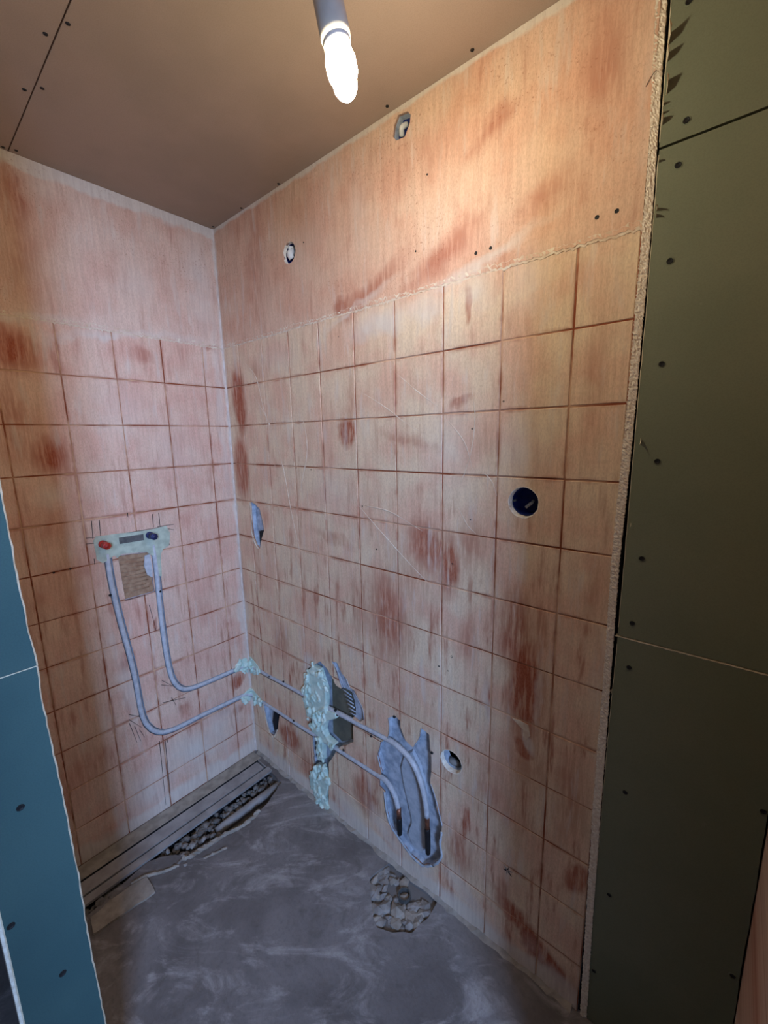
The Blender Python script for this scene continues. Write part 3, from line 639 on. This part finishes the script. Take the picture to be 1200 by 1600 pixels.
# ------------------------------------------------------------------ expanding foam
def foam(name, pl0, regions, label, n=60, d=.0, seed=1, group=None):
    rnd = random.Random(seed); bm = bmesh.new()
    for reg in regions:
        poly, dens_ = reg[:2]; pl = reg[2] if len(reg) > 2 else pl0
        us = [p[0] for p in poly]; vs = [p[1] for p in poly]
        def inside(u, v):
            r = False; j = len(poly)-1
            for i in range(len(poly)):
                if (poly[i][1] > v) != (poly[j][1] > v) and u < (poly[j][0]-poly[i][0])*(v-poly[i][1])/(poly[j][1]-poly[i][1])+poly[i][0]: r = not r
                j = i
            return r
        k = 0; tries = 0
        while k < dens_ and tries < 5000:
            tries += 1; u = rnd.uniform(min(us), max(us)); v = rnd.uniform(min(vs), max(vs))
            if not inside(u, v): continue
            k += 1; an = rnd.gauss(-1.5, .7); rr = rnd.uniform(.0045, .0078)
            dd = rnd.uniform(-.010, .006)
            for s in range(rnd.randint(4, 7)):
                p = W(pl, u, v, dd+d)
                bmesh.ops.create_icosphere(bm, subdivisions=1, radius=rr*rnd.uniform(.85, 1.1), matrix=Matrix.Translation(p))
                an += rnd.gauss(0, .5); u2 = u+math.cos(an)*rr*.8; v2 = v+math.sin(an)*rr*.8
                if not inside(u2, v2): an += 2.0; continue
                u, v = u2, v2; dd += rnd.gauss(0, .001)
        add_prism(bm, pl, [tuple(Vector(p).lerp(Vector((sum(us)/len(us), sum(vs)/len(vs))), .12)) for p in poly], -.004+d, .018+d)
    me = mesh(bm, recalc=False)
    o = obj(name, me, M['foam'], None, label=label, category='foam')
    m = o.modifiers.new('r', 'REMESH'); m.mode = 'VOXEL'; m.voxel_size = .0022
    m2 = o.modifiers.new('s', 'SMOOTH'); m2.factor = .5; m2.iterations = 2
    bpy.context.view_layer.update()
    nm = bpy.data.meshes.new_from_object(o.evaluated_get(bpy.context.evaluated_depsgraph_get()))
    o.modifiers.clear(); o.data = nm
    for p in nm.polygons: p.use_smooth = True
    if not nm.materials: nm.materials.append(M['foam'])
    return o
FO = 'foam'
foam('expanding_foam', 'R', [(RP((481,1042),(490,1034),(502,1040),(508,1060),(513,1075),(514,1095),(512,1118),(505,1126),(480,1124),(475,1100),(474,1076),(476,1058)), 70),
      (RP((487,1118),(508,1104),(528,1110),(530,1119),(511,1124),(508,1140),(512,1152),(528,1166),(522,1169),(505,1160),(496,1150),(488,1143)), 34), (RP((496,1148),(507,1154),(507,1190),(497,1188)), 10)],
     'tall pale mint foam plug over both pipe chases on right wall', seed=3, d=-.004)
foam('expanding_foam', 'R', [(RP((494,1188),(506,1190),(517,1218),(514,1235),(510,1250),(516,1262),(508,1272),(494,1270),(490,1256),(494,1242),(484,1222),(484,1206)), 55)],
     'lower mint foam lump where the chase meets the floor', seed=5, d=-.004)
foam('expanding_foam', 'R', [(RP((389,1024),(396,1030),(405,1042),(408,1050),(400,1056),(390,1052)), 16), (LP((366,1040),(374,1030),(386,1025),(390,1040),(388,1052),(376,1050),(366,1049)), 16, 'L')],
     'mint foam lump in the corner sealing the upper pipe', seed=8, d=.003)
foam('expanding_foam', 'R', [(RP((393,1074),(400,1082),(412,1096),(408,1104),(398,1100),(394,1094)), 14), (LP((374,1092),(382,1082),(392,1072),(395,1085),(392,1096),(382,1098)), 16, 'L')],
     'mint foam lump in the corner sealing the lower pipe', seed=9, d=.003)

# ------------------------------------------------------------------ junction boxes
def jbox(c, r, depth, label, d0=.017, cables=()):
    t = empty('junction_box', W('R', c[0], c[1], d0), label=label, category='junction box')
    n = 24; bm = bmesh.new(); rings = []
    for rr, d in ((r, d0), (r*.95, d0), (r*.93, depth-.004), (r*.85, depth), (.0005, depth), (.0005, depth+.002), (r, depth+.002)):
        rings.append([bm.verts.new(W('R', c[0]+rr*math.cos(2*math.pi*k/n), c[1]+rr*math.sin(2*math.pi*k/n), d)) for k in range(n)])
    for a, b in zip(rings, rings[1:]+rings[:1]):
        for k in range(n): bm.faces.new((a[k], a[(k+1) % n], b[(k+1) % n], b[k]))
    keep(obj('shell', mesh(bm), M['bluebox']), t)
    for pts, rr, m in cables: keep(obj('cable', tube(smooth_path([W('R', c[0]+a, c[1]+b, d) for a, b, d in pts], 4), rr, 8), M[m]), t)
    return t
def cut_rim(c, r, d1, n=36, jit=.0006):
    bm = bmesh.new(); rings = []
    for rr, d in ((r+.0012, -.0012), (r-.0005, -.0006), (r-.0012, d1), (r+.0012, d1)):
        rings.append([bm.verts.new(W('R', c[0]+(rr+random.uniform(-jit, jit))*math.cos(2*math.pi*k/n), c[1]+(rr+random.uniform(-jit, jit))*math.sin(2*math.pi*k/n), d)) for k in range(n)])
    for a, b in zip(rings, rings[1:]+rings[:1]):
        for k in range(n): bm.faces.new((a[k], a[(k+1) % n], b[(k+1) % n], b[k]))
    return obj('cut_rim', mesh(bm), M['core'], wr)
cut_rim(H_SOCKET, .0345, .016); cut_rim(H_LOW, .034, .014); cut_rim(H_CORNER, .031, .012, 24, .0012)
t = jbox(H_SOCKET, .0330, .05, 'round blue junction box in the tiled right wall near the green boards', cables=(
    (((.004, -.002, .05), (.005, -.006, .036), (.001, -.010, .030)), .0035, 'white'), (((-.002, -.008, .05), (-.003, -.012, .036), (-.006, -.016, .031)), .0035, 'white')))
for s in (-1, 1):
    keep(obj('screw_lug', lathe(W('R', H_SOCKET[0]+s*.0285, H_SOCKET[1]-.004*(s > 0), .016), (0, 1, 0), [(0, .003), (.012, .003)], 8), M['steel']), t)
jbox(H_TOP, .034, .022, 'blue junction box in the broken hole just under the ceiling', d0=.009, cables=((((.002, .012, .020), (-.006, .002, .010), (-.012, -.008, .018)), .0065, 'white'),))
jbox(H_CORNER, .0300, .028, 'small junction box high on the right wall near the corner', d0=.01, cables=((((-.008, .016, .03), (-.006, .002, .006), (-.004, -.012, .012)), .010, 'white'), (((.004, .02, .03), (-.002, .018, .004), (-.004, .012, .006)), .004, 'white')))
obj('hole_rubble', lathe(W('R', H_LOW[0]-.006, H_LOW[1]-.026, .03), (1, 0, 0), [(-.02, .004), (-.01, .011), (.006, .009), (.018, .004)], 8), M['rubble'], wr)

# ------------------------------------------------------------------ linear drain and trench
dr = empty('linear_drain', (.11, -.42, 0), label='long stainless steel linear drain channel along the left wall', category='drain')
Z = .004
def dpart(nm, a, b, m): return keep(obj(nm, box(a, b), M[m]), dr)
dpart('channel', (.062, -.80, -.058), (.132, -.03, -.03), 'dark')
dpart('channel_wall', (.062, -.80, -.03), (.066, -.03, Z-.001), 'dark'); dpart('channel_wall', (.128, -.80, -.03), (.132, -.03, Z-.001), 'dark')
dpart('channel_end', (.066, -.034, -.03), (.128, -.03, Z), 'drainsteel')
dpart('cover', (.071, -.80, -.02), (.123, -.042, Z), 'drainsteel')
dpart('rim', (.132, -.80, -.004), (.162, -.026, Z+.001), 'drainsteel')
dpart('flange', (.004, -.80, .0005), (.062, -.016, Z), 'screed')
dp = tube([(.212, -.315, -.036), (.216, -.27, -.030), (.222, -.15, -.026), (.228, -.036, -.024)], .0165, 14)
obj('drain_pipe', dp, M['drainsteel'], None, label='dark grey pipe lying in the trench beside the drain', category='pipe')
def clod(r, sd, sub=1):
    rnd = random.Random(sd); bm = bmesh.new(); bmesh.ops.create_icosphere(bm, subdivisions=sub, radius=r)
    sc = (rnd.uniform(.6, 1.5), rnd.uniform(.6, 1.5), rnd.uniform(.45, .7))
    for v in bm.verts:
        k = 1+rnd.uniform(-.3, .3); v.co = Vector((v.co.x*sc[0], v.co.y*sc[1], v.co.z*sc[2]))*k
    return mesh(bm)
bm = bmesh.new(); rnd = random.Random(4)
for k in range(900):
    y = rnd.uniform(-.79, -.03); x = rnd.uniform(.148, .285)
    p = Vector((x, y, -.05+rnd.uniform(0, .022)*(1 if rnd.random() < .6 else .3))); 
    r = rnd.uniform(.004, .012)
    if y < -.32: p.z += rnd.uniform(.005, .028); r *= 1.2
    elif x > .19: continue
    else: p.z += .010
    if x < .172: p.z = min(p.z, -.022)
    bmesh.ops.create_icosphere(bm, subdivisions=1, radius=r, matrix=Matrix.Translation(p) @ Matrix.Diagonal((rnd.uniform(.7, 1.4), rnd.uniform(.7, 1.4), .7, 1)))
obj('trench_gravel', mesh(bm), M['soil'], None, kind='stuff', label='dark loose gravel filling the trench beside the drain', category='gravel')
# crumbly mortar lip along the trench, pale slab
bm = bmesh.new()
path = [Vector((x, y, .002)) for x, y in [F2(*p) for p in ((405,1268),(385,1287),(352,1305),(325,1322),(300,1338),(285,1342))]]
add_tube(bm, smooth_path(path, 6), .0075, 7, .45)
path = [Vector((x, y, .001)) for x, y in [F2(*p) for p in ((355,1325),(335,1334),(318,1342))]]
add_tube(bm, smooth_path(path, 6), .004, 7, .5)
obj('mortar_lip', mesh(bm), M['screed'], floor)
obj('screed_slab', prism('F', ragged([F2(*p) for p in ((229,1372),(243,1396),(200,1425),(146,1462),(142,1436),(190,1396))], .02, .002), -.006, .001), M['screed'], floor)
path = [Vector((x, y, .000)) for x, y in [F2(*p) for p in ((280,1352),(255,1362),(228,1370),(205,1382))]]
obj('mortar_lip', tube(smooth_path(path, 6), .006, 7, jit=.4), M['screed'], floor)
for k, (px, py, r) in enumerate(((168,1414,.010),(176,1408,.008),(297,1339,.011),(280,1348,.009),(290,1352,.007),(286,1335,.010),(300,1322,.012),(318,1312,.012),(262,1330,.010))):
    x, y = F2(px, py); o = obj('rubble_stone', clod(r, 40+k), M['rubble'] if k > 1 else M['screed'], None, category='stone', group='stones along the drain trench',
        label='small loose stone on the trench edge beside the steel drain')
    o.location = (x, y, .001)
# cement slurry skirting along the floor edge
bm = bmesh.new(); n = 70; rnd = random.Random(6)
P = [(.02+(1.38)*k/n, rnd.uniform(.006, .016), rnd.uniform(.006, .014)) for k in range(n+1)]
for (x, a, h), (x2, a2, h2) in zip(P, P[1:]):
    v = [bm.verts.new(q) for q in ((x, .001, .0), (x, -a, .0), (x, .001, h), (x2, .001, .0), (x2, -a2, .0), (x2, .001, h2))]
    for q in ((1, 4, 5, 2), (0, 2, 5, 3), (0, 3, 4, 1), (0, 1, 2), (3, 5, 4)): bm.faces.new([v[i] for i in q])
obj('mortar_fillet', mesh(bm), M['screed'], floor)

# ------------------------------------------------------------------ broken-out floor hole
for k in range(60):
    rnd = random.Random(100+k)
    for _ in range(200):
        px, py = rnd.uniform(576, 684), rnd.uniform(1346, 1460); x, y = F2(px, py)
        r = rnd.uniform(.007, .020)
        ins = False; j = len(RUB)-1
        for i in range(len(RUB)):
            if (RUB[i][1] > y) != (RUB[j][1] > y) and x < (RUB[j][0]-RUB[i][0])*(y-RUB[i][1])/(RUB[j][1]-RUB[i][1])+RUB[i][0]: ins = not ins
            j = i
        if ins and y < -.02 and math.dist((x, y), (.912, -.056)) > .03: break
    o = obj('rubble_stone', clod(r, 200+k), M['rubble'] if k % 3 else M['screed'], None, category='stone', group='broken concrete in the floor hole',
            label='broken concrete piece in the floor hole below the pipe ends')
    o.location = (x, y, -.012+r*.05); o.rotation_euler = (0, 0, rnd.uniform(0, 6))
fp = empty('floor_pipe', (.912, -.056, -.03), label='small round pipe stub set in the rubble-filled floor hole', category='pipe')
n = 20; bm = bmesh.new(); rings = []
for rr, z in ((.021, -.014), (.021, .001), (.017, .001), (.017, -.014)): rings.append([bm.verts.new((.912+rr*math.cos(2*math.pi*k/n), -.056+rr*math.sin(2*math.pi*k/n), z)) for k in range(n)])
for a, b in zip(rings, rings[1:]+rings[:1]):
    for k in range(n): bm.faces.new((a[k], a[(k+1) % n], b[(k+1) % n], b[k]))
keep(obj('pipe_ring', mesh(bm), M['steel']), fp)
keep(obj('plug', clod(.013, 5), M['screed']), fp).matrix_basis = Matrix.Translation((.912, -.056, -.012))

# ------------------------------------------------------------------ pendant lamp
top = CAM + ray(513, 2)*.60; tip = CAM + ray(544, 156)*.622
ax = (tip-top).normalized(); l = (tip-top).length
pl = empty('pendant_lamp', top, label='lit white bulb in a grey holder hanging from the ceiling', category='lamp')
hold = top + ax*(l*.36)
keep(obj('holder', lathe(top-ax*.03, ax, [(0, .008), (.004, .017), (.012, .0215), (.03+l*.34, .0228), (.03+l*.40, .0212)], 24), M['lampgrey']), pl)
keep(obj('collar', lathe(top+ax*(l*.38), ax, [(0, .0205), (l*.115, .0200)], 24), M['white']), pl)
b = l*.50
keep(obj('bulb', lathe(top+ax*b, ax, [(0, .015), (.006, .0205), (.014, .0228), (.026, .0228), (.034, .0208), (l-b-.030, .0190), (l-b-.014, .0175), (l-b-.006, .013), (l-b-.001, .007), (l-b+.002, .002)], 16), M['bulb']), pl)
cp = top-ax*.03
keep(obj('cable', tube(smooth_path([cp+ax*.002, cp-ax*.03, Vector((cp.x-.012, cp.y, CEIL-.03)), Vector((cp.x-.012, cp.y, CEIL))], 5), .0035, 8), M['white']), pl)
